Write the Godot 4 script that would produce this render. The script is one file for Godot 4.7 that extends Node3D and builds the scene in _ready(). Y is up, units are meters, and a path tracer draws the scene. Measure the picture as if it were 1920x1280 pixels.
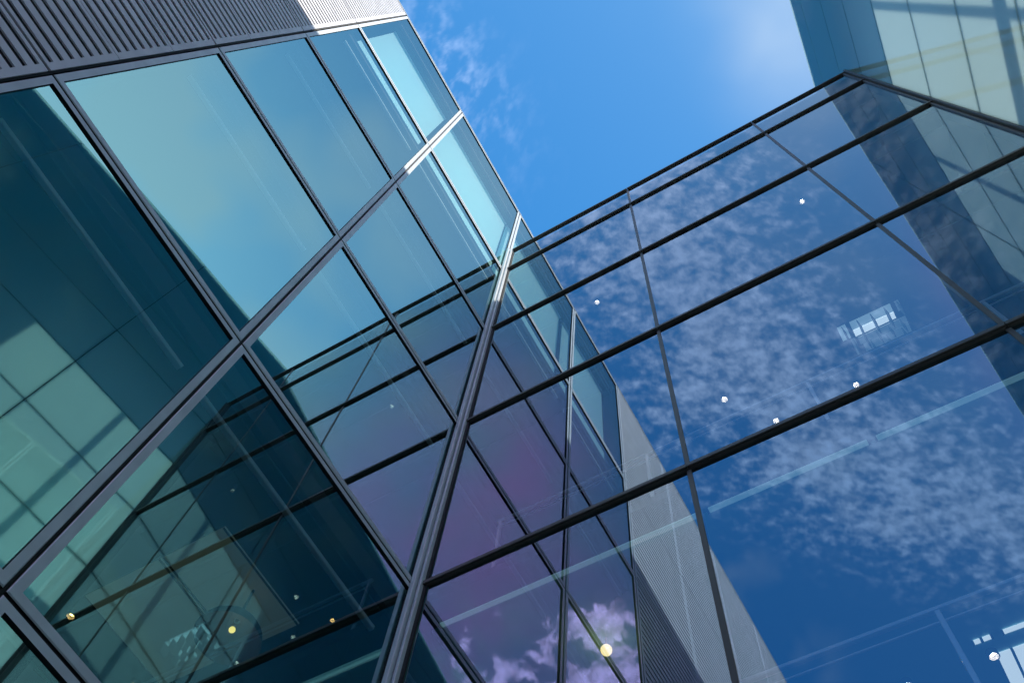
extends Node3D
# A courtyard corner seen from its ground: glass and louvre block, lower glass link block, frosted glass wall.
# All plan and height figures are in survey units; S turns them into metres, the ground lies at survey height -2.
const S := 0.8
const GROUND := -2.0
const CAM := Vector3(6.0, 0.0, 5.991)
const LEVELS := [0.26, 5.53, 10.80, 16.08, 21.39, 26.60]     # floor lines shared by both glass blocks
const TALL_TOP := 34.27
const LINK_TOP := 28.68
const BAY := 4.366                                            # first glazing bay of the tall block
const GLASS_END := 8.257                                      # where its glazing stops and its louvres begin
const LINK_V := [0.0, 4.404, 8.666, 11.661]                   # uprights of the link block
const WALL_TURN := 0.127
const WALL_ROWS := [33.78, 32.10, 29.38, 26.89, 24.22, 21.515, 18.818, 16.207, 13.5, 10.8, 8.1, 5.4, 2.7, 0.0, -2.0]
const WALL_COLS := [-6.0, -2.05, 4.27, 10.62, 16.9, 23.2]
const SUN := Vector3(1.0, 0.88, 0.18)

var M := {}
var used := {}
var rng := RandomNumberGenerator.new()


func V(x: float, y: float, z: float) -> Vector3:
	return Vector3(x * S, (y - GROUND) * S, z * S)


func _ready() -> void:
	rng.seed = 7
	set_camera()
	set_sky()
	set_sun()
	make_materials()
	make_paving()
	make_tall_block()
	make_link_block()
	make_frosted_wall()
	make_details()


# ---------------------------------------------------------------- camera and light
func set_camera() -> void:
	var cam := Camera3D.new()
	cam.name = "camera"
	cam.fov = 41.3
	cam.near = 0.05
	cam.far = 4000.0
	cam.keep_aspect = Camera3D.KEEP_HEIGHT
	add_child(cam)
	var b := Basis(Vector3(0, 1, 0), CAM_YAW) * Basis(Vector3(1, 0, 0), CAM_PITCH) * Basis(Vector3(0, 0, 1), CAM_ROLL)
	cam.transform = Transform3D(b, V(CAM.x, CAM.y, CAM.z))
	cam.current = true

const CAM_YAW := 0.702
const CAM_PITCH := 1.191
const CAM_ROLL := 0.197


func set_sun() -> void:
	var sun := DirectionalLight3D.new()
	sun.name = "sun"
	sun.light_energy = 1.6
	sun.light_color = Color(1.0, 0.98, 0.94)
	sun.light_angular_distance = 0.6
	sun.shadow_enabled = true
	add_child(sun)
	sun.look_at_from_position(Vector3.ZERO, -SUN.normalized(), Vector3.UP)


func soft(a: float, b: float, x: float) -> float:
	return smoothstep(a, b, x)


func noise(seed_: int, octaves: int, gain: float, warp := 0.0) -> FastNoiseLite:
	var n := FastNoiseLite.new()
	n.seed = seed_
	n.noise_type = FastNoiseLite.TYPE_SIMPLEX_SMOOTH
	n.frequency = 1.0
	n.fractal_type = FastNoiseLite.FRACTAL_FBM
	n.fractal_octaves = octaves
	n.fractal_gain = gain
	if warp > 0.0:
		n.domain_warp_enabled = true
		n.domain_warp_amplitude = warp
		n.domain_warp_frequency = 0.9
	return n


func set_sky() -> void:
	# first the smooth air on a coarse grid, then the fine clouds where they stand
	var fine := noise(11, 5, 0.58, 0.4)
	var ripple := noise(31, 4, 0.6, 0.3)
	var broad := noise(23, 3, 0.5)
	var sun := SUN.normalized()
	var bw := 512
	var bh := 256
	var pad := 4
	var data := PackedFloat32Array()
	data.resize((bw + 2 * pad) * bh * 3)
	var at := 0
	for j in bh:
		var el := PI * (0.5 - (j + 0.5) / bh)
		var y := sin(el)
		var c := cos(el)
		for i in bw + 2 * pad:
			var az := TAU * (i - pad + 0.5) / bw
			if y < 0.0:
				data[at] = 0.2
				data[at + 1] = 0.22
				data[at + 2] = 0.25
				at += 3
				continue
			var x := sin(az) * c
			var z := -cos(az) * c
			var ang := rad_to_deg(acos(clampf(x * sun.x + y * sun.y + z * sun.z, -1.0, 1.0)))
			var glow := exp(-(ang - 20.0) / 13.5)
			glow = glow / (1.0 + 0.28 * glow)
			var low := pow(1.0 - y, 3.0)
			var r := 0.026 + 0.26 * low + 0.66 * glow
			var g := 0.262 + 0.22 * low + 0.82 * glow
			var b := 0.72 + 0.10 * low + 0.70 * glow
			if y > 0.12:
				var px := x / y
				var pz := z / y
				# milky cirrus round the sun
				var milk := soft(52.0, 20.0, ang) * clampf(0.24 + 0.8 * broad.get_noise_2d(px * 4.0 - 8.0, pz * 4.0 + 2.0), 0.0, 0.5)
				r = lerpf(r, 0.80, milk)
				g = lerpf(g, 0.86, milk)
				b = lerpf(b, 0.92, milk)
				# lavender veil added on the sun's side to turn the double reflections purple
				var veil := soft(0.19, 0.52, pz) * soft(0.14, 0.34, px) * soft(46.0, 32.0, ang) * soft(1.05, 0.8, pz) * soft(0.85, 0.6, px) * 0.72
				veil *= 0.8 + 0.5 * broad.get_noise_2d(px * 5.0 + 60.0, pz * 5.0)
				r = lerpf(r, 1.45, veil)
				g = lerpf(g, 0.46, veil)
				b = lerpf(b, 1.15, veil)
				# scattered cloud over the rest of the sky
				var patch := soft(0.05, 0.5, broad.get_noise_2d(px * 1.6 + 3.1, pz * 1.6 - 1.7)) * soft(0.7, 1.1, absf(px) + absf(pz))
				var d0 := patch * soft(-0.1, 0.5, fine.get_noise_2d(px * 8.0, pz * 8.0)) * 0.7
				r = lerpf(r, 0.90, d0)
				g = lerpf(g, 0.95, d0)
				b = lerpf(b, 1.12, d0)
				# bright haze beside the frosted wall's roof
				var haze := exp(-pow((px - 0.16) / 0.06, 2.0) - pow((pz + 0.13) / 0.10, 2.0)) * (0.34 + 0.2 * broad.get_noise_2d(px * 8.0, pz * 8.0))
				r = lerpf(r, 0.66, haze)
				g = lerpf(g, 0.82, haze)
				b = lerpf(b, 1.0, haze)
			data[at] = r
			data[at + 1] = g
			data[at + 2] = b
			at += 3
	var im := Image.create_from_data(bw + 2 * pad, bh, false, Image.FORMAT_RGBF, data.to_byte_array())
	var up := 8
	var w := bw * up
	var h := bh * up
	im.resize((bw + 2 * pad) * up, h, Image.INTERPOLATE_CUBIC)
	im = im.get_region(Rect2i(pad * up, 0, w, h))
	data = im.get_data().to_float32_array()
	var sn := PackedFloat32Array()
	var cs := PackedFloat32Array()
	for i in w:
		sn.append(sin(TAU * (i + 0.5) / w))
		cs.append(-cos(TAU * (i + 0.5) / w))
	for j in h:
		var el := PI * (0.5 - (j + 0.5) / h)
		if el < 0.60:
			break
		var k := cos(el) / sin(el)
		for i in w:
			var px := sn[i] * k
			var pz := cs[i] * k
			if px < -0.36 or px > 0.86 or pz < -0.2 or pz > 1.25:
				continue
			# the mackerel band that crosses the sky behind the camera
			var t := maxf(pz - 0.30, 0.0)
			var mid := -0.055 + 0.9 * t * t
			if absf(px - mid) > 0.36 and px < 0.2:
				continue
			var low_n := broad.get_noise_2d(px * 8.0 + 5.0, pz * 8.0)
			var band := exp(-pow((px - mid + 0.05 * low_n) / 0.115, 2.0)) * soft(0.06, 0.24, pz) * soft(1.3, 0.8, pz)
			# wisps beside the tall block's roof
			var wisp := exp(-pow((px + 0.17) / 0.05, 2.0) - pow((pz + 0.01) / 0.09, 2.0)) 
			var faint := 0.26 * soft(0.12, 0.3, pz) * soft(0.27, 0.12, absf(px - mid))
			var cover := maxf(band, faint)
			var heaped := px > 0.2 and pz > 0.45
			if cover < 0.03 and wisp < 0.01 and not heaped:
				continue
			var n := fine.get_noise_2d((px + pz * 0.9) * 17.0, (pz - px * 0.9) * 26.0)
			var n2 := ripple.get_noise_2d((pz - px * 0.7) * 62.0 + 90.0, (px + pz * 0.7) * 46.0)
			var d := soft(0.28, 1.42, 0.76 * cover + 0.32 + 0.66 * n + 0.44 * n2 + 0.36 * low_n * cover) * soft(0.0, 0.3, cover)
			d = maxf(d * (0.62 + 0.24 * soft(0.3, 0.5, pz)), wisp * soft(-0.25, 0.75, n + 0.3 * n2) * 0.36)
			var o := (j * w + i) * 3
			var shade := 0.92 + 0.30 * n + 0.22 * n2
			data[o] = lerpf(data[o], 0.74 * shade, d)
			data[o + 1] = lerpf(data[o + 1], 0.93 * shade, d)
			data[o + 2] = lerpf(data[o + 2], 1.34 * shade, d)
			if heaped:
				# a bank of heaped cloud lower down on the sun's side
				var heap := soft(1.15, 0.9, pz) * soft(0.85, 0.62, px) * soft(0.705, 0.75, pz + 0.16 * fine.get_noise_2d(px * 10.0 + 40.0, pz * 10.0)) * soft(0.24, 0.33, px + 0.06 * n)
				var puff := 0.85 + 0.6 * n + 0.3 * n2
				data[o] = lerpf(data[o], 4.8 * puff, heap * 0.85)
				data[o + 1] = lerpf(data[o + 1], 2.1 * puff, heap * 0.85)
				data[o + 2] = lerpf(data[o + 2], 3.7 * puff, heap * 0.85)
	im = Image.create_from_data(w, h, false, Image.FORMAT_RGBF, data.to_byte_array())
	var pano := PanoramaSkyMaterial.new()
	pano.panorama = ImageTexture.create_from_image(im)
	var sky := Sky.new()
	sky.sky_material = pano
	var e := Environment.new()
	e.background_mode = Environment.BG_SKY
	e.sky = sky
	e.tonemap_mode = Environment.TONE_MAPPER_LINEAR
	e.tonemap_exposure = 1.0
	e.sdfgi_enabled = true
	e.ssao_enabled = true
	e.ssil_enabled = true
	var we := WorldEnvironment.new()
	we.name = "world"
	we.environment = e
	add_child(we)


# ---------------------------------------------------------------- materials
func lin(r: float, g: float, b: float, a := 1.0) -> Color:
	var c := Color(r, g, b).linear_to_srgb()
	c.a = a
	return c


func plain(r: float, g: float, b: float, rough := 0.6, metal := 0.0, spec := 0.5) -> StandardMaterial3D:
	var m := StandardMaterial3D.new()
	m.albedo_color = lin(r, g, b)
	m.roughness = rough
	m.metallic = metal
	m.metallic_specular = spec
	return m


func grained(m: StandardMaterial3D, from: float, to: float, freq: float, seed_: int) -> StandardMaterial3D:
	# faint weathering, laid over the surface in world axes
	var n := FastNoiseLite.new()
	n.seed = seed_
	n.frequency = freq
	n.fractal_octaves = 5
	var ramp := Gradient.new()
	ramp.set_color(0, Color(from, from, from))
	ramp.set_color(1, Color(to, to, to))
	var t := NoiseTexture2D.new()
	t.width = 512
	t.height = 512
	t.seamless = true
	t.noise = n
	t.color_ramp = ramp
	m.albedo_texture = t
	m.uv1_triplanar = true
	m.uv1_world_triplanar = true
	m.uv1_scale = Vector3.ONE * 0.23
	return m


func coated(r: float, g: float, b: float, share: float, coat := 0.0) -> StandardMaterial3D:
	# sun-control glass: the coating reflects a share of the light, the rest passes
	var m := StandardMaterial3D.new()
	m.albedo_color = lin(r, g, b, share)
	var im := Image.create(4, 4, false, Image.FORMAT_RGBA8)
	im.fill(Color.WHITE)
	m.albedo_texture = ImageTexture.create_from_image(im)
	m.metallic = 1.0
	m.roughness = 0.0
	m.clearcoat_enabled = coat > 0.0
	m.clearcoat = coat
	m.clearcoat_roughness = 0.0
	m.transparency = BaseMaterial3D.TRANSPARENCY_ALPHA
	return m


func glow(r: float, g: float, b: float, energy: float) -> StandardMaterial3D:
	var m := plain(0.8, 0.8, 0.8)
	m.emission_enabled = true
	m.emission = lin(r, g, b)
	m.emission_energy_multiplier = energy
	return m


func make_materials() -> void:
	M.alu = grained(plain(0.68, 0.73, 0.77, 0.42, 0.1), 0.90, 1.0, 0.02, 3)
	M.louvre = grained(plain(0.83, 0.81, 0.85, 0.5, 0.0), 0.90, 1.0, 0.012, 5)
	M.bronze = plain(0.078, 0.066, 0.060, 0.45, 0.0, 0.5)
	M.black = plain(0.012, 0.012, 0.014, 0.7)
	M.tall_glass = coated(0.53, 0.95, 0.94, 0.52)
	M.link_glass = coated(0.21, 0.345, 0.47, 0.66, 1.0)
	M.edge_glass = plain(0.1, 0.45, 0.40, 0.15)
	M.frost = plain(0.02, 0.20, 0.20, 0.03, 0.35, 0.7)
	M.frost.clearcoat_enabled = true
	M.frost.clearcoat = 0.5
	M.frost.clearcoat_roughness = 0.02
	M.frost.backlight_enabled = true  # sun from behind stands in for sun bounced off the tall glass
	M.frost.backlight = lin(0.86, 1.0, 0.98)
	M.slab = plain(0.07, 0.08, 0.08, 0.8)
	M.ceiling = plain(0.03, 0.07, 0.06, 0.8)  # glass tint mixed into this dark green
	M.ceiling_pale = plain(0.62, 0.66, 0.52, 0.8)
	M.inner = plain(0.02, 0.10, 0.075, 0.8)  # green of the glass tint put into the wall colour
	M.inner_link = plain(0.06, 0.15, 0.19, 0.8)
	M.ceiling_link_lit = plain(0.30, 0.66, 0.72, 0.8)  # lighter teal copy, painting in the glow of the lower rooms
	M.roof = plain(0.25, 0.25, 0.25, 0.9)
	M.blind = plain(0.60, 0.96, 0.93, 0.8)  # aqua holds the tint that the glass would give
	M.rail = plain(0.9, 0.94, 0.95, 0.3, 0.7)
	M.box = plain(0.60, 0.85, 0.88, 0.6)
	M.stone = grained(plain(0.17, 0.18, 0.19, 0.8), 0.75, 1.0, 0.02, 13)
	M.spot = glow(1.0, 0.97, 0.9, 6.0)
	M.warm = glow(1.0, 0.9, 0.2, 1.6)
	M.olive = glow(0.46, 0.74, 0.46, 0.05)  # dim glow standing in for room light on a pale ceiling
	M.globe = glow(1.0, 0.88, 0.42, 2.6)
	M.panel_light = glow(0.75, 0.95, 1.0, 1.5)
	M.panel_dim = glow(0.45, 0.82, 1.0, 0.18)
	M.linear = glow(0.40, 0.90, 1.0, 0.3)
	M.panel_mid = glow(0.5, 0.85, 1.0, 0.55)


# ---------------------------------------------------------------- mesh helpers
func start() -> SurfaceTool:
	var st := SurfaceTool.new()
	st.begin(Mesh.PRIMITIVE_TRIANGLES)
	return st


func quad(st: SurfaceTool, a: Vector3, b: Vector3, c: Vector3, d: Vector3, n: Vector3) -> void:
	var p := [a, b, c, d]
	if (b - a).cross(c - a).dot(n) > 0.0:
		p = [a, d, c, b]
	for k in [0, 1, 2, 0, 2, 3]:
		st.set_normal(n)
		st.set_uv(Vector2(p[k].x, p[k].y))
		st.add_vertex(p[k])


func box(st: SurfaceTool, a: Vector3, b: Vector3, xf := Transform3D()) -> void:
	# corners in survey units, in the axes that xf turns and moves
	var lo := Vector3(minf(a.x, b.x), minf(a.y, b.y), minf(a.z, b.z))
	var hi := Vector3(maxf(a.x, b.x), maxf(a.y, b.y), maxf(a.z, b.z))
	for axis in 3:
		for s in [0, 1]:
			var n := Vector3.ZERO
			n[axis] = 1.0 if s else -1.0
			var u := (axis + 1) % 3
			var v := (axis + 2) % 3
			var ps := []
			for k in [[0, 0], [1, 0], [1, 1], [0, 1]]:
				var p := Vector3.ZERO
				p[axis] = hi[axis] if s else lo[axis]
				p[u] = hi[u] if k[0] else lo[u]
				p[v] = hi[v] if k[1] else lo[v]
				p = xf * p
				ps.append(V(p.x, p.y, p.z))
			quad(st, ps[0], ps[1], ps[2], ps[3], xf.basis * n)


func bar(st: SurfaceTool, a: Vector3, b: Vector3, axis: int, ch := 0.012, xf := Transform3D()) -> void:
	# a box whose four long edges are chamfered
	var lo := Vector3(minf(a.x, b.x), minf(a.y, b.y), minf(a.z, b.z))
	var hi := Vector3(maxf(a.x, b.x), maxf(a.y, b.y), maxf(a.z, b.z))
	var u := (axis + 1) % 3
	var v := (axis + 2) % 3
	var prof := [[lo[u] + ch, lo[v]], [hi[u] - ch, lo[v]], [hi[u], lo[v] + ch], [hi[u], hi[v] - ch], [hi[u] - ch, hi[v]], [lo[u] + ch, hi[v]], [lo[u], hi[v] - ch], [lo[u], lo[v] + ch]]
	var mk := func(k: int, end: float) -> Vector3:
		var p := Vector3.ZERO
		p[axis] = end
		p[u] = prof[k % 8][0]
		p[v] = prof[k % 8][1]
		p = xf * p
		return V(p.x, p.y, p.z)
	for k in 8:
		var n := Vector3.ZERO
		n[u] = prof[(k + 1) % 8][1] - prof[k][1]
		n[v] = -(prof[(k + 1) % 8][0] - prof[k][0])
		n = (xf.basis * n).normalized()
		quad(st, mk.call(k, lo[axis]), mk.call(k + 1, lo[axis]), mk.call(k + 1, hi[axis]), mk.call(k, hi[axis]), n)
	for e in [lo[axis], hi[axis]]:
		var n := Vector3.ZERO
		n[axis] = 1.0 if e == hi[axis] else -1.0
		n = xf.basis * n
		for t in [[0, 1, 2, 3], [0, 3, 4, 7], [4, 5, 6, 7]]:
			quad(st, mk.call(t[0], e), mk.call(t[1], e), mk.call(t[2], e), mk.call(t[3], e), n)


func tube(st: SurfaceTool, a: Vector3, b: Vector3, r: float, sides := 10) -> void:
	var p := V(a.x, a.y, a.z)
	var q := V(b.x, b.y, b.z)
	var d := (q - p).normalized()
	var u := d.cross(Vector3.UP if absf(d.y) < 0.9 else Vector3.RIGHT).normalized()
	var w := d.cross(u)
	for k in sides:
		var a0 := TAU * k / sides
		var a1 := TAU * (k + 1) / sides
		var n0 := u * cos(a0) + w * sin(a0)
		var n1 := u * cos(a1) + w * sin(a1)
		quad(st, p + n0 * r * S, p + n1 * r * S, q + n1 * r * S, q + n0 * r * S, (n0 + n1).normalized())
		quad(st, p, p + n0 * r * S, p + n1 * r * S, p, -d)
		quad(st, q, q + n0 * r * S, q + n1 * r * S, q, d)


func numbered(called: String) -> String:
	var n: int = used.get(called, -1) + 1
	used[called] = n
	return called if n == 0 else "%s_%03d" % [called, n]


func thing(called: String, label: String, category: String, base: Vector3, group := "") -> Node3D:
	var o := Node3D.new()
	o.name = numbered(called)
	add_child(o)
	o.position = V(base.x, base.y, base.z)
	o.set_meta("label", label)
	o.set_meta("category", category)
	if group:
		o.set_meta("group", group)
	return o


func part(called: String, st: SurfaceTool, m: Material, parent: Node3D) -> MeshInstance3D:
	var o := MeshInstance3D.new()
	o.name = called
	o.mesh = st.commit()
	o.mesh.surface_set_material(0, m)
	parent.add_child(o, true)
	var up: Node = parent
	var shift := Vector3.ZERO
	while up != self and up is Node3D:
		shift += up.position
		up = up.get_parent()
	o.position = -shift
	return o


func pane(o: Vector3, eu: Vector3, ev: Vector3, n: Vector3, m: Material, parent: Node3D, thick := 0.03) -> MeshInstance3D:
	# a sheet of coated glass, very slightly out of true as sheets in a frame are
	var st := start()
	var cells := 8
	var tu := rng.randf_range(-1, 1) * 0.0026
	var tv := rng.randf_range(-1, 1) * 0.0016
	var bow := rng.randf_range(0.2, 1.0) * 0.0034
	var ph := rng.randf() * TAU
	var du := eu.normalized()
	var dv := ev.normalized()
	for i in cells:
		for j in cells:
			var ps := []
			var ns := []
			for k in [[0, 0], [1, 0], [1, 1], [0, 1]]:
				var u: float = float(i + k[0]) / cells
				var v: float = float(j + k[1]) / cells
				var p := o + eu * u + ev * v
				ps.append(V(p.x, p.y, p.z))
				var a := tu + bow * (2.0 * u - 1.0) + 0.0005 * sin(5.0 * v + ph)
				var b := tv + bow * (2.0 * v - 1.0) + 0.0005 * sin(6.0 * u + 2.0 * ph)
				ns.append((n + du * a + dv * b).normalized())
			var order := [0, 1, 2, 0, 2, 3]
			if (ps[1] - ps[0]).cross(ps[2] - ps[0]).dot(n) > 0.0:
				order = [0, 2, 1, 0, 3, 2]
			for k in order:
				st.set_normal(ns[k])
				st.add_vertex(ps[k])
	var mesh := st.commit()
	mesh.surface_set_material(0, m)
	# the four edges of the sheet
	var back := -n * thick
	var ed := start()
	var c := [o, o + eu, o + eu + ev, o + ev]
	var mid := o + eu * 0.5 + ev * 0.5
	for k in 4:
		var p: Vector3 = c[k]
		var q: Vector3 = c[(k + 1) % 4]
		var out := ((p + q) * 0.5 - mid).normalized()
		var p2 := p + back
		var q2 := q + back
		quad(ed, V(p.x, p.y, p.z), V(q.x, q.y, q.z), V(q2.x, q2.y, q2.z), V(p2.x, p2.y, p2.z), out)
	ed.commit(mesh)
	mesh.surface_set_material(1, M.edge_glass)
	var g := MeshInstance3D.new()
	g.name = "glass_pane"
	g.mesh = mesh
	parent.add_child(g, true)
	g.position = -parent.position
	return g


func ring(st: SurfaceTool, reveal: SurfaceTool, y0: float, y1: float, z0: float, z1: float, w: float, x_out: float, x_in: float) -> void:
	# a mitred frame round a pane of the tall block: front face, reveals towards the glass, outer sides
	var o := [[y0, z0], [y1, z0], [y1, z1], [y0, z1]]
	var i := [[y0 + w, z0 + w], [y1 - w, z0 + w], [y1 - w, z1 - w], [y0 + w, z1 - w]]
	var ch := 0.010
	var f := [[y0 + ch, z0 + ch], [y1 - ch, z0 + ch], [y1 - ch, z1 - ch], [y0 + ch, z1 - ch]]
	var inw := [Vector3(0, 0, 1), Vector3(0, -1, 0), Vector3(0, 0, -1), Vector3(0, 1, 0)]
	for k in 4:
		var l := (k + 1) % 4
		quad(st, V(x_out, f[k][0], f[k][1]), V(x_out, f[l][0], f[l][1]), V(x_out, i[l][0], i[l][1]), V(x_out, i[k][0], i[k][1]), Vector3.RIGHT)
		quad(reveal, V(x_out, i[k][0], i[k][1]), V(x_out, i[l][0], i[l][1]), V(x_in, i[l][0], i[l][1]), V(x_in, i[k][0], i[k][1]), inw[k])
		quad(st, V(x_out, f[k][0], f[k][1]), V(x_out, f[l][0], f[l][1]), V(x_out - ch, o[l][0], o[l][1]), V(x_out - ch, o[k][0], o[k][1]), (Vector3.RIGHT - inw[k]).normalized())
		quad(reveal, V(x_out - ch, o[k][0], o[k][1]), V(x_out - ch, o[l][0], o[l][1]), V(x_in, o[l][0], o[l][1]), V(x_in, o[k][0], o[k][1]), -inw[k])


# ---------------------------------------------------------------- the setting
func make_paving() -> void:
	var o := MeshInstance3D.new()
	o.name = "paving"
	var st := start()
	box(st, Vector3(-900, GROUND - 0.3, -900), Vector3(900, GROUND, 900))
	o.mesh = st.commit()
	o.mesh.surface_set_material(0, M.stone)
	o.set_meta("kind", "structure")
	o.set_meta("label", "grey stone paving of the courtyard between the glass buildings")
	add_child(o)


# ---------------------------------------------------------------- tall block on the left
func make_tall_block() -> void:
	var t := thing("glass_building", "tall building with teal glass panes in pale metal frames beside ribbed louvre panels", "building", Vector3(-4.5, GROUND, 8))
	var rows := LEVELS + [TALL_TOP]
	var cols := [[0.0, BAY], [BAY, GLASS_END + 0.02]]
	var half := 0.02
	var w := 0.10
	for c in cols:
		for r in rows.size() - 1:
			tall_pane(t, rows[r], rows[r + 1], c[0], c[1], half, w)
	tall_pane(t, rows[5], rows[6], -BAY, 0.0, half, w)
	tall_pane(t, rows[5], rows[6], -2.0 * BAY, -BAY, half, w)
	# louvre panels: three to a storey, seven slots each
	var edges := [8.30, 12.45, 17.05, 21.55, 26.1, 30.6, 35.1]
	var n := 0
	for c in edges.size() - 1:
		for r in rows.size() - 1:
			var split := 3 if r < 5 else 4
			for k in split:
				var y0: float = lerpf(rows[r], rows[r + 1], float(k) / split)
				var y1: float = lerpf(rows[r], rows[r + 1], float(k + 1) / split)
				louvre_panel(t, y0 + (0.03 if k == 0 else 0.008), y1 - (0.03 if k == split - 1 else 0.008), edges[c] + 0.015, edges[c + 1] - 0.015)
	# body
	var st := start()
	box(st, Vector3(0.027, GROUND, GLASS_END + 0.03), Vector3(-0.6, TALL_TOP - 0.1, 35.1))
	part("louvre_backing", st, M.black, t)
	st = start()
	box(st, Vector3(0.06, GROUND, 0.02), Vector3(-0.6, LEVELS[0] - 0.03, 35.1))
	part("plinth", st, M.slab, t)
	st = start()
	box(st, Vector3(-0.05, TALL_TOP + 0.001, -2.0 * BAY), Vector3(-9.2, TALL_TOP + 0.12, 35.1))
	part("roof", st, M.roof, t)
	st = start()
	bar(st, Vector3(0.075, TALL_TOP + 0.004, -2.0 * BAY), Vector3(-0.05, TALL_TOP + 0.07, 35.1), 2)
	part("coping", st, M.alu, t)
	st = start()
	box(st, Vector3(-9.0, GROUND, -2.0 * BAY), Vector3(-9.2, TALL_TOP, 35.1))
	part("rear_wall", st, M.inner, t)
	st = start()
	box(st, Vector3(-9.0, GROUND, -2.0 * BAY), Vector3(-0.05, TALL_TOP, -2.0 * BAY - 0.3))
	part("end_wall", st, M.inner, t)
	st = start()
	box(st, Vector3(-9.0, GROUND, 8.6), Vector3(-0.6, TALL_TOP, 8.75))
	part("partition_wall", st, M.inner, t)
	for r in rows.size():
		var y: float = rows[r]
		if r < rows.size() - 1:
			st = start()
			box(st, Vector3(-0.22, y - 0.18, -2.0 * BAY + 0.01), Vector3(-8.98, y - 0.01, 8.59))
			part("floor_slab", st, M.slab, t)
		if r > 0:
			st = start()
			box(st, Vector3(-0.30, y - 0.52, -2.0 * BAY + 0.02), Vector3(-8.97, y - 0.48, 8.58))
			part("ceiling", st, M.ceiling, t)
			st = start()
			box(st, Vector3(-0.20, y - 0.47, -2.0 * BAY + 0.02), Vector3(-0.26, y - 0.19, 8.58))
			part("spandrel", st, M.slab, t)
			if r < 6:
				for z in [[0.25, 4.15], [4.6, 8.0]]:
					st = start()
					bar(st, Vector3(-0.26, y - 0.98, z[0]), Vector3(-0.34, y - 0.90, z[1]), 2, 0.01)
					part("blind_box", st, M.box, t)
	# black joints behind the frames
	st = start()
	for z in [0.0, BAY]:
		box(st, Vector3(0.03, LEVELS[0], z - 0.019), Vector3(-0.10, TALL_TOP, z + 0.019))
	for r in range(1, 6):
		box(st, Vector3(0.028, rows[r] - 0.019, -2.0 * BAY), Vector3(-0.102, rows[r] + 0.019, GLASS_END))
	part("gasket", st, M.black, t)


func tall_pane(t: Node3D, y0: float, y1: float, z0: float, z1: float, half: float, w: float) -> void:
	var g := pane(Vector3(0.03, y0 + half + 0.06, z0 + half + 0.06), Vector3(0, y1 - y0 - 2 * half - 0.12, 0), Vector3(0, 0, z1 - z0 - 2 * half - 0.12), Vector3.RIGHT, M.tall_glass, t)
	var st := start()
	var reveal := start()
	ring(st, reveal, y0 + half, y1 - half, z0 + half, z1 - half, w, 0.06, -0.06)
	var f := part("pane_frame", st, M.alu, g)
	reveal.commit(f.mesh)
	f.mesh.surface_set_material(1, M.black)  # black put in for the shade on the frame's reveals
	f.position = Vector3.ZERO


func louvre_panel(t: Node3D, y0: float, y1: float, z0: float, z1: float) -> void:
	var st := start()
	var x1 := 0.055
	var x0 := 0.03
	var slots := int(round((y1 - y0) / 0.251))
	var pitch := (y1 - y0) / slots
	var slot := pitch * 0.40
	var m := 0.10
	box(st, Vector3(x0, y0, z0), Vector3(x1, y1, z0 + m))
	box(st, Vector3(x0, y0, z1 - m), Vector3(x1, y1, z1))
	for k in slots + 1:
		var a := y0 if k == 0 else y0 + pitch * (k - 0.5) + slot * 0.5
		var b := y1 if k == slots else y0 + pitch * (k + 0.5) - slot * 0.5
		box(st, Vector3(x0, a, z0 + m), Vector3(x1, b, z1 - m))
	part("louvre_panel", st, M.louvre, t)


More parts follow.
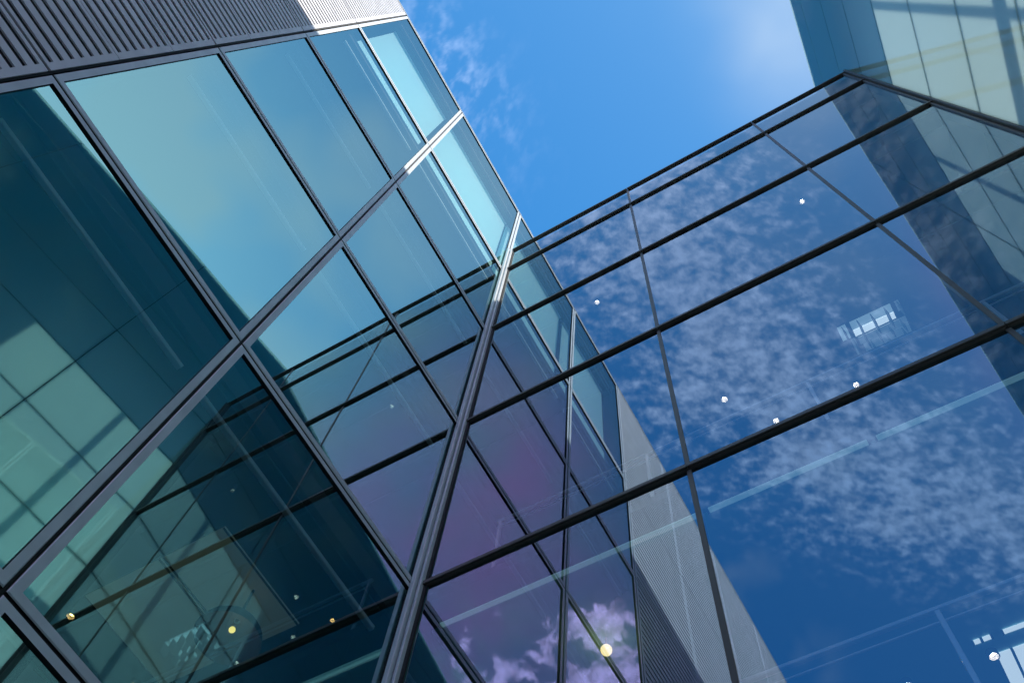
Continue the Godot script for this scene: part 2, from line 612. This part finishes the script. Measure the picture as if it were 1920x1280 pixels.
# ---------------------------------------------------------------- lower link block across the back
func make_link_block() -> void:
	var t := thing("link_building", "lower building of deep blue mirror glass with dark horizontal bars", "building", Vector3(5.8, GROUND, -4))
	var rows := LEVELS + [LINK_TOP]
	for c in 3:
		for r in rows.size() - 1:
			pane(Vector3(LINK_V[c] + (0.28 if c == 0 else 0.03), rows[r] + 0.03, 0.0), Vector3(LINK_V[c + 1] - LINK_V[c] - (0.31 if c == 0 else 0.06), 0, 0), Vector3(0, rows[r + 1] - rows[r] - 0.06, 0), Vector3(0, 0, 1), M.link_glass, t)
	var st: SurfaceTool
	for r in rows.size():
		var y: float = rows[r]
		for c in 3:
			var xa: float = 0.225 if c == 0 else LINK_V[c] + 0.006
			var xb: float = LINK_V[3] + 0.03 if c == 2 else LINK_V[c + 1] - 0.006
			st = start()
			bar(st, Vector3(xa, y - 0.040, -0.08), Vector3(xb, y + 0.040, 0.066), 0, 0.008)
			if r < 4:
				box(st, Vector3(xa, y - 0.055, -0.06), Vector3(xb, y - 0.041, 0.030))
			part("transom", st, M.bronze, t)
	for c in [1, 2]:
		for r in rows.size() - 1:
			st = start()
			bar(st, Vector3(LINK_V[c] - 0.036, rows[r] + 0.046, -0.10), Vector3(LINK_V[c] + 0.036, rows[r + 1] - 0.062, 0.012), 1, 0.006)
			part("mullion", st, M.bronze, t)
	st = start()
	bar(st, Vector3(LINK_V[3] - 0.03, GROUND, -0.1), Vector3(LINK_V[3] + 0.06, LINK_TOP + 0.05, 0.108), 1, 0.008)
	bar(st, Vector3(LINK_V[3] - 0.10, GROUND, -0.1), Vector3(LINK_V[3] - 0.045, LINK_TOP - 0.06, 0.04), 1, 0.008)
	part("end_post", st, M.bronze, t)
	# corner against the tall block: pale jamb in steps
	st = start()
	bar(st, Vector3(0.068, GROUND, -0.05), Vector3(0.150, LINK_TOP + 0.03, 0.165), 1, 0.010)
	bar(st, Vector3(0.172, GROUND, -0.05), Vector3(0.222, LINK_TOP - 0.06, 0.105), 1, 0.010)
	part("corner_post", st, M.alu, t)
	st = start()
	box(st, Vector3(0.07, GROUND, 0.03), Vector3(0.275, LINK_TOP - 0.08, -0.06))
	part("gasket", st, M.black, t)
	# body
	st = start()
	box(st, Vector3(0.1, GROUND, -0.02), Vector3(LINK_V[3], LEVELS[0] - 0.08, -0.4))
	part("plinth", st, M.slab, t)
	st = start()
	box(st, Vector3(0.07, LINK_TOP - 0.35, -0.09), Vector3(LINK_V[3], LINK_TOP - 0.10, -8.2))
	part("roof", st, M.roof, t)
	st = start()
	box(st, Vector3(0.07, GROUND, -8.0), Vector3(LINK_V[3], LINK_TOP - 0.36, -8.2))
	part("rear_wall", st, M.inner_link, t)
	st = start()
	box(st, Vector3(0.062, GROUND, -0.10), Vector3(0.12, LINK_TOP - 0.36, -7.99))
	part("side_wall", st, M.inner_link, t)
	st = start()
	box(st, Vector3(LINK_V[3] - 0.04, GROUND, -0.105), Vector3(LINK_V[3] + 0.02, LINK_TOP - 0.36, -7.99))
	part("side_wall", st, M.inner_link, t)
	for r in LEVELS.size():
		var y: float = LEVELS[r]
		st = start()
		box(st, Vector3(0.13, y - 0.18, -0.16), Vector3(LINK_V[3] - 0.05, y - 0.01, -7.98))
		part("floor_slab", st, M.slab, t)
		if r > 0:
			st = start()
			box(st, Vector3(0.14, y - 0.46, -0.46), Vector3(LINK_V[3] - 0.06, y - 0.42, -7.97))
			part("ceiling", st, M.ceiling_link_lit if r == 2 else M.ceiling, t)


# ---------------------------------------------------------------- frosted glass wall on the right
func wall_axes() -> Transform3D:
	# x runs along the wall away from the link block, y up, z out of the courtyard
	var d := Vector3(sin(WALL_TURN), 0, cos(WALL_TURN))
	var n := Vector3(cos(WALL_TURN), 0, -sin(WALL_TURN))
	return Transform3D(Basis(d, Vector3.UP, n), Vector3(LINK_V[3], 0, 0))


func make_frosted_wall() -> void:
	var xf := wall_axes()
	var t := thing("frosted_glass_building", "pale frosted glass wall of large smooth sheets with thin dark joints", "building", Vector3(14, GROUND, 8))
	var j := 0.012
	for c in WALL_COLS.size() - 1:
		for r in WALL_ROWS.size() - 1:
			var st := start()
			bar(st, Vector3(WALL_COLS[c] + j, WALL_ROWS[r + 1] + j, 0.0), Vector3(WALL_COLS[c + 1] - j, WALL_ROWS[r] - j, 0.04), 0, 0.006, xf)
			part("frosted_panel", st, M.frost, t)
	var st := start()
	for r in range(1, WALL_ROWS.size() - 1):
		box(st, Vector3(WALL_COLS[0], WALL_ROWS[r] - 0.03, 0.042), Vector3(WALL_COLS[-1], WALL_ROWS[r] + 0.03, 0.09), xf)
	for c in range(1, WALL_COLS.size() - 1):
		box(st, Vector3(WALL_COLS[c] - 0.03, GROUND, 0.045), Vector3(WALL_COLS[c] + 0.03, WALL_ROWS[0] - 0.02, 0.093), xf)
	part("gasket", st, M.black, t)
	# added unseen behind the sheets to cut the sun patch: a screen, an end, a post and a beam in the opening
	st = start()
	box(st, Vector3(-12, 27.15, 3.0), Vector3(24, 33.4, 3.3), xf)
	part("shade_screen", st, M.slab, t)  # added to keep the sun off the upper sheets
	st = start()
	box(st, Vector3(6.85, GROUND, 3.0), Vector3(24, 27.14, 3.3), xf)
	part("end_wall", st, M.slab, t)  # added to shade the sheets beyond the sun patch
	st = start()
	box(st, Vector3(2.98, GROUND, 3.0), Vector3(3.19, 27.14, 3.06), xf)
	part("post", st, M.slab, t)  # added for the upright shadow bar it throws on the sheets
	st = start()
	box(st, Vector3(-12, 19.35, 3.07), Vector3(6.84, 19.85, 3.13), xf)
	part("shade_beam", st, M.slab, t)  # added for the level shadow bar across the sheets
	st = start()
	box(st, Vector3(-6, 33.42, 0.06), Vector3(24, 33.6, 3.4), xf)
	part("roof", st, M.roof, t)
	st = start()
	box(st, Vector3(-6, GROUND, 0.2), Vector3(24, GROUND + 0.3, 3.4), xf)
	part("base_slab", st, M.slab, t)


# ---------------------------------------------------------------- lights, rails, blinds
func disc(st: SurfaceTool, c: Vector3, r: float, drop: float, sides := 20) -> void:
	var p := V(c.x, c.y, c.z)
	var q := V(c.x, c.y - drop, c.z)
	for k in sides:
		var a0 := TAU * k / sides
		var a1 := TAU * (k + 1) / sides
		var n0 := Vector3(cos(a0), 0, sin(a0))
		var n1 := Vector3(cos(a1), 0, sin(a1))
		quad(st, p + n0 * r * S, p + n1 * r * S, q + n1 * r * S, q + n0 * r * S, (n0 + n1).normalized())
		quad(st, q, q + n0 * r * S, q + n1 * r * S, q, Vector3.DOWN)


func hoop(st: SurfaceTool, c: Vector3, r0: float, r1: float, drop: float, sides := 20) -> void:
	for k in sides:
		var a0 := TAU * k / sides
		var a1 := TAU * (k + 1) / sides
		var n0 := Vector3(cos(a0), 0, sin(a0))
		var n1 := Vector3(cos(a1), 0, sin(a1))
		var p := V(c.x, c.y, c.z)
		var q := V(c.x, c.y - drop, c.z)
		quad(st, q + n0 * r0 * S, q + n1 * r0 * S, q + n1 * r1 * S, q + n0 * r1 * S, Vector3.DOWN)
		quad(st, p + n0 * r1 * S, p + n1 * r1 * S, q + n1 * r1 * S, q + n0 * r1 * S, (n0 + n1).normalized())
		quad(st, p + n0 * r0 * S, p + n1 * r0 * S, q + n1 * r0 * S, q + n0 * r0 * S, -(n0 + n1).normalized())


func downlight(c: Vector3, r: float, m: Material, label: String, group: String, energy: float, col: Color, deep := 0.09) -> void:
	var t := thing("ceiling_light", label, "light", c, group)
	var st := start()
	# the lamp sits up in a can, hidden from flat angles
	hoop(st, c, r * 1.15, r * 1.45, deep)
	part("can", st, M.black, t)
	st = start()
	disc(st, c - Vector3(0, 0.002, 0), r * 1.1, 0.02)
	part("lamp", st, m, t)
	var l := OmniLight3D.new()
	l.name = "glow"
	l.light_energy = energy
	l.light_color = col
	l.light_size = 0.02
	l.omni_range = 12.0
	l.omni_attenuation = 2.0
	l.shadow_enabled = true
	t.add_child(l)
	l.position = Vector3(0, -0.045, 0) * S


func ball(st: SurfaceTool, c: Vector3, r: float, rings := 10, sides := 18) -> void:
	for i in rings:
		for k in sides:
			var f := func(a: int, b: int) -> Vector3:
				var th := PI * a / rings
				var ph := TAU * b / sides
				return Vector3(sin(th) * cos(ph), cos(th), sin(th) * sin(ph))
			var ns := [f.call(i, k), f.call(i, k + 1), f.call(i + 1, k + 1), f.call(i + 1, k)]
			var p := V(c.x, c.y, c.z)
			var mid: Vector3 = (ns[0] + ns[1] + ns[2] + ns[3]).normalized()
			quad(st, p + ns[0] * r * S, p + ns[1] * r * S, p + ns[2] * r * S, p + ns[3] * r * S, mid)


func handrail(y: float, z: float, x0: float, x1: float, floor_y: float, label: String) -> void:
	var t := thing("handrail", label, "railing", Vector3((x0 + x1) * 0.5, floor_y, z), "handrails inside the link building")
	var st := start()
	tube(st, Vector3(x0, y, z), Vector3(x1, y, z), 0.032)
	part("top_rail", st, M.rail, t)
	st = start()
	tube(st, Vector3(x0, y - 0.16, z), Vector3(x1, y - 0.16, z), 0.014)
	part("lower_rail", st, M.rail, t)
	var n := 4
	for k in n + 1:
		var x := lerpf(x0 + 0.05, x1 - 0.05, float(k) / n)
		st = start()
		bar(st, Vector3(x - 0.025, floor_y - 0.012, z - 0.02), Vector3(x + 0.025, y - 0.02, z + 0.02), 1, 0.005)
		part("post", st, M.rail, t)


func dome_lamp(c: Vector3, top: float) -> void:
	var t := thing("dome_lamp", "black dome lamp with a glint of yellow hanging below the dim olive ceiling", "lamp", c)
	var st := start()
	var rr := [0.06, 0.20, 0.33, 0.42, 0.46]
	var hh := [0.34, 0.32, 0.24, 0.12, 0.0]
	for e in [0.0, 0.02]:
		for i in 4:
			for k in 24:
				var ps := []
				for q in [[i, k], [i, k + 1], [i + 1, k + 1], [i + 1, k]]:
					var a: float = TAU * q[1] / 24.0
					ps.append(V(c.x + (rr[q[0]] - e) * cos(a), c.y + hh[q[0]] - e * 0.5, c.z + (rr[q[0]] - e) * sin(a)))
				var n: Vector3 = (ps[2] - ps[0]).cross(ps[1] - ps[3]).normalized()
				if n.y < 0.0:
					n = -n
				quad(st, ps[0], ps[1], ps[2], ps[3], n if e == 0.0 else -n)
	part("shade", st, M.black, t)
	st = start()
	ball(st, c + Vector3(0, 0.16, 0), 0.045, 8, 12)
	part("bulb", st, M.warm, t)
	st = start()
	tube(st, c + Vector3(0, 0.33, 0), Vector3(c.x, top, c.z), 0.02, 8)
	part("stem", st, M.black, t)
	var l := OmniLight3D.new()
	l.name = "glow"
	l.light_energy = 0.02
	l.light_color = Color(1.0, 0.85, 0.5)
	l.light_size = 0.05
	l.omni_range = 12.0
	l.omni_attenuation = 2.0
	l.shadow_enabled = true
	t.add_child(l)
	l.position = Vector3(0, 0.16, 0) * S


func luminaire(called: String, label: String, y: float, cells: Array, m: Array, energy := 0.3, blades := false) -> void:
	var c := Vector3((cells[0][0] + cells[-1][1]) * 0.5, y, (cells[0][2] + cells[-1][3]) * 0.5)
	var t := thing(called, label, "light", c)
	for k in cells.size():
		var a: Array = cells[k]
		var st := start()
		box(st, Vector3(a[0], y - 0.03, a[2]), Vector3(a[1], y - 0.002, a[3]))
		part("light_panel", st, m[k], t)
	var st := start()
	for a in cells:
		for e in [[a[0] - 0.03, a[0] - 0.004, a[2], a[3]], [a[1] + 0.004, a[1] + 0.03, a[2], a[3]]]:
			box(st, Vector3(e[0], y - 0.045, e[2]), Vector3(e[1], y - 0.003, e[3]))
	part("frame", st, M.black, t)
	if blades:  # blades added to hide the glowing panel from the side reflection
		for a in cells:
			var count := int((a[1] - a[0]) / 0.29) + 1
			for k in count:
				var x: float = a[0] + (a[1] - a[0]) * (k + 0.5) / count
				st = start()
				box(st, Vector3(x - 0.006, y - 0.36, a[2]), Vector3(x + 0.006, y - 0.047, a[3]))
				part("blade", st, M.inner_link, t)
	var l := AreaLight3D.new()
	l.name = "glow"
	l.light_energy = energy
	l.light_color = Color(0.8, 0.97, 1.0)
	l.area_size = Vector2(absf(cells[-1][1] - cells[0][0]), absf(cells[-1][3] - cells[0][2])) * S
	l.shadow_enabled = true
	t.add_child(l)
	l.position = Vector3(0, -0.06, 0)
	l.rotation.x = -PI / 2


func at_height(tx: float, ty: float, y: float) -> Vector3:
	# where the sight line through a point of the link block's front meets a ceiling
	var k := y / ty
	return Vector3(CAM.x + (tx - CAM.x) * k, y, CAM.z * (1.0 - k))


func make_details() -> void:
	var white := Color(1.0, 0.97, 0.9)
	var yellow := Color(1.0, 0.85, 0.5)
	var third := 20.93
	var second := 15.62
	var first := 10.34
	var g := "small round ceiling lights behind the blue glass"
	downlight(at_height(3.17, 19.59, third), 0.048, M.spot, "small white ceiling light nearest the corner behind the upper blue glass", g, 0.06, white, 0.25)
	downlight(at_height(8.02, 19.4, third), 0.048, M.spot, "small white ceiling light behind the blue glass close under the far right roof edge", g, 0.06, white, 0.25)
	downlight(at_height(5.15, 12.35, second), 0.048, M.spot, "white ceiling light standing apart amid the reflected clouds, above the thin handrail", g, 0.06, white, 0.16)
	downlight(at_height(5.70, 11.12, second), 0.048, M.spot, "white ceiling light just above the middle dark bar, left one of the pair", g, 0.06, white, 0.16)
	downlight(at_height(6.81, 11.12, second), 0.048, M.spot, "white ceiling light just above the middle dark bar, right one of the pair", g, 0.06, white, 0.16)
	downlight(at_height(6.50, 6.11, first), 0.055, M.spot, "white ceiling light beside the bright strip light, below the lowest handrail", g, 0.1, white, 0.10)
	downlight(at_height(5.80, 6.12, first), 0.055, M.spot, "white ceiling light at the bottom edge below the lowest handrail", g, 0.1, white, 0.10)
	var y2 := "yellow ceiling lights in the dark storey of the tall building"
	downlight(Vector3(-4.35, 10.277, 2.2), 0.05, M.warm, "yellow ring light at the left end of the dim olive ceiling field", y2, 0.03, yellow)
	downlight(Vector3(-4.3, 10.277, 0.78), 0.05, M.warm, "yellow ring light at the bottom edge below the dim olive ceiling field", y2, 0.03, yellow)
	downlight(Vector3(-0.94, 10.277, 0.43), 0.03, M.warm, "tiny yellow light close beside the dark corner post", y2, 0.02, yellow)
	# the globe that hangs near the corner
	var c := at_height(3.09, 7.92, first - 0.25)
	var t := thing("pendant_lamp", "glowing yellow globe lamp among the reflected purple clouds", "lamp", c)
	var st := start()
	ball(st, c, 0.082)
	part("globe", st, M.globe, t)
	st = start()
	tube(st, c + Vector3(0, 0.12, 0), Vector3(c.x, first, c.z), 0.012, 6)
	part("stem", st, M.rail, t)
	var l := OmniLight3D.new()
	l.name = "glow"
	l.light_energy = 0.06
	l.light_color = yellow
	l.light_size = 0.1
	l.omni_range = 12.0
	l.omni_attenuation = 2.0
	l.shadow_enabled = true
	t.add_child(l)
	# the ceiling field of the tall block's dark storey, no lamp, given a dim glow so it shows, and the black dome lamp that hangs below it
	luminaire("glowing_panel", "pale ceiling field with an added dim olive glow behind the dark lower pane, with a seam across it", 10.277, [[-1.45, -2.55, 0.56, 2.36], [-2.58, -4.0, 0.56, 2.36]], [M.olive, M.olive], 0.02)
	dome_lamp(Vector3(-1.7, 9.25, 1.33), 10.24)
	# luminous ceiling panels
	luminaire("glowing_panel", "pale blue glowing ceiling panel with a dark bar, seen among reflected clouds", second, [[7.27, 7.42, -1.30, -1.58], [7.50, 8.25, -1.30, -1.46], [7.50, 8.25, -1.47, -1.60], [8.33, 8.40, -1.30, -1.5], [7.40, 7.47, -1.62, -1.95], [7.52, 8.40, -1.64, -1.78], [7.56, 8.40, -1.80, -1.96]], [M.panel_mid, M.panel_mid, M.panel_light, M.panel_dim, M.panel_dim, M.panel_dim, M.panel_dim], 0.08, true)
	luminaire("strip_light", "broad white strip light in the lowest right corner", first, [[6.90, 7.08, -4.2, -5.6], [7.12, 7.40, -4.2, -5.6], [7.60, 8.2, -4.2, -5.6]], [M.panel_light, M.panel_light, M.panel_light])
	luminaire("linear_light", "long pale teal linear light along the front edge behind the lowest blue panes", 10.20, [[0.4, 4.30, -0.29, -0.36], [4.46, 6.58, -0.29, -0.36], [6.70, 11.3, -0.29, -0.36]], [M.linear, M.linear, M.linear], 0.05)
	luminaire("slot_light", "thin bright slot light above the broad strip light", first, [[6.70, 6.78, -3.86, -3.92], [6.82, 6.92, -3.86, -3.92], [7.1, 8.5, -3.86, -3.92]], [M.panel_light, M.panel_light, M.panel_light])
	handrail(12.04, -0.20, 1.2, 11.4, LEVELS[2], "thin pale handrail behind the middle row of blue glass")
	handrail(6.98, -0.20, 1.2, 11.4, LEVELS[1], "thin pale handrail behind the lowest row of blue glass")
	# blinds behind the sunlit top row of the tall block
	for k in 3:
		var z0: float = [0.02, 4.50, -4.2][k]
		var z1: float = [4.22, 7.98, -0.06][k]
		t = thing("roller_blind", ["pale blind in the aqua tint of its glass, drawn behind the topmost pane, between the corner post and the next upright", "pale blind in the aqua tint of its glass, drawn behind the topmost pane next to the louvres", "pale blind in the aqua tint of its glass, behind the top pane past the corner, above the blue building's roof"][k], "blind", Vector3(-0.55, 26.6, (z0 + z1) * 0.5), "blinds in the top storey")
		st = start()
		box(st, Vector3(-0.54, 26.75, z0), Vector3(-0.56, 33.7, z1))
		part("blind_cloth", st, M.blind, t)
		st = start()
		bar(st, Vector3(-0.48, 33.62, z0 - 0.02), Vector3(-0.60, 33.74, z1 + 0.02), 2, 0.02)
		part("cassette", st, M.alu, t)
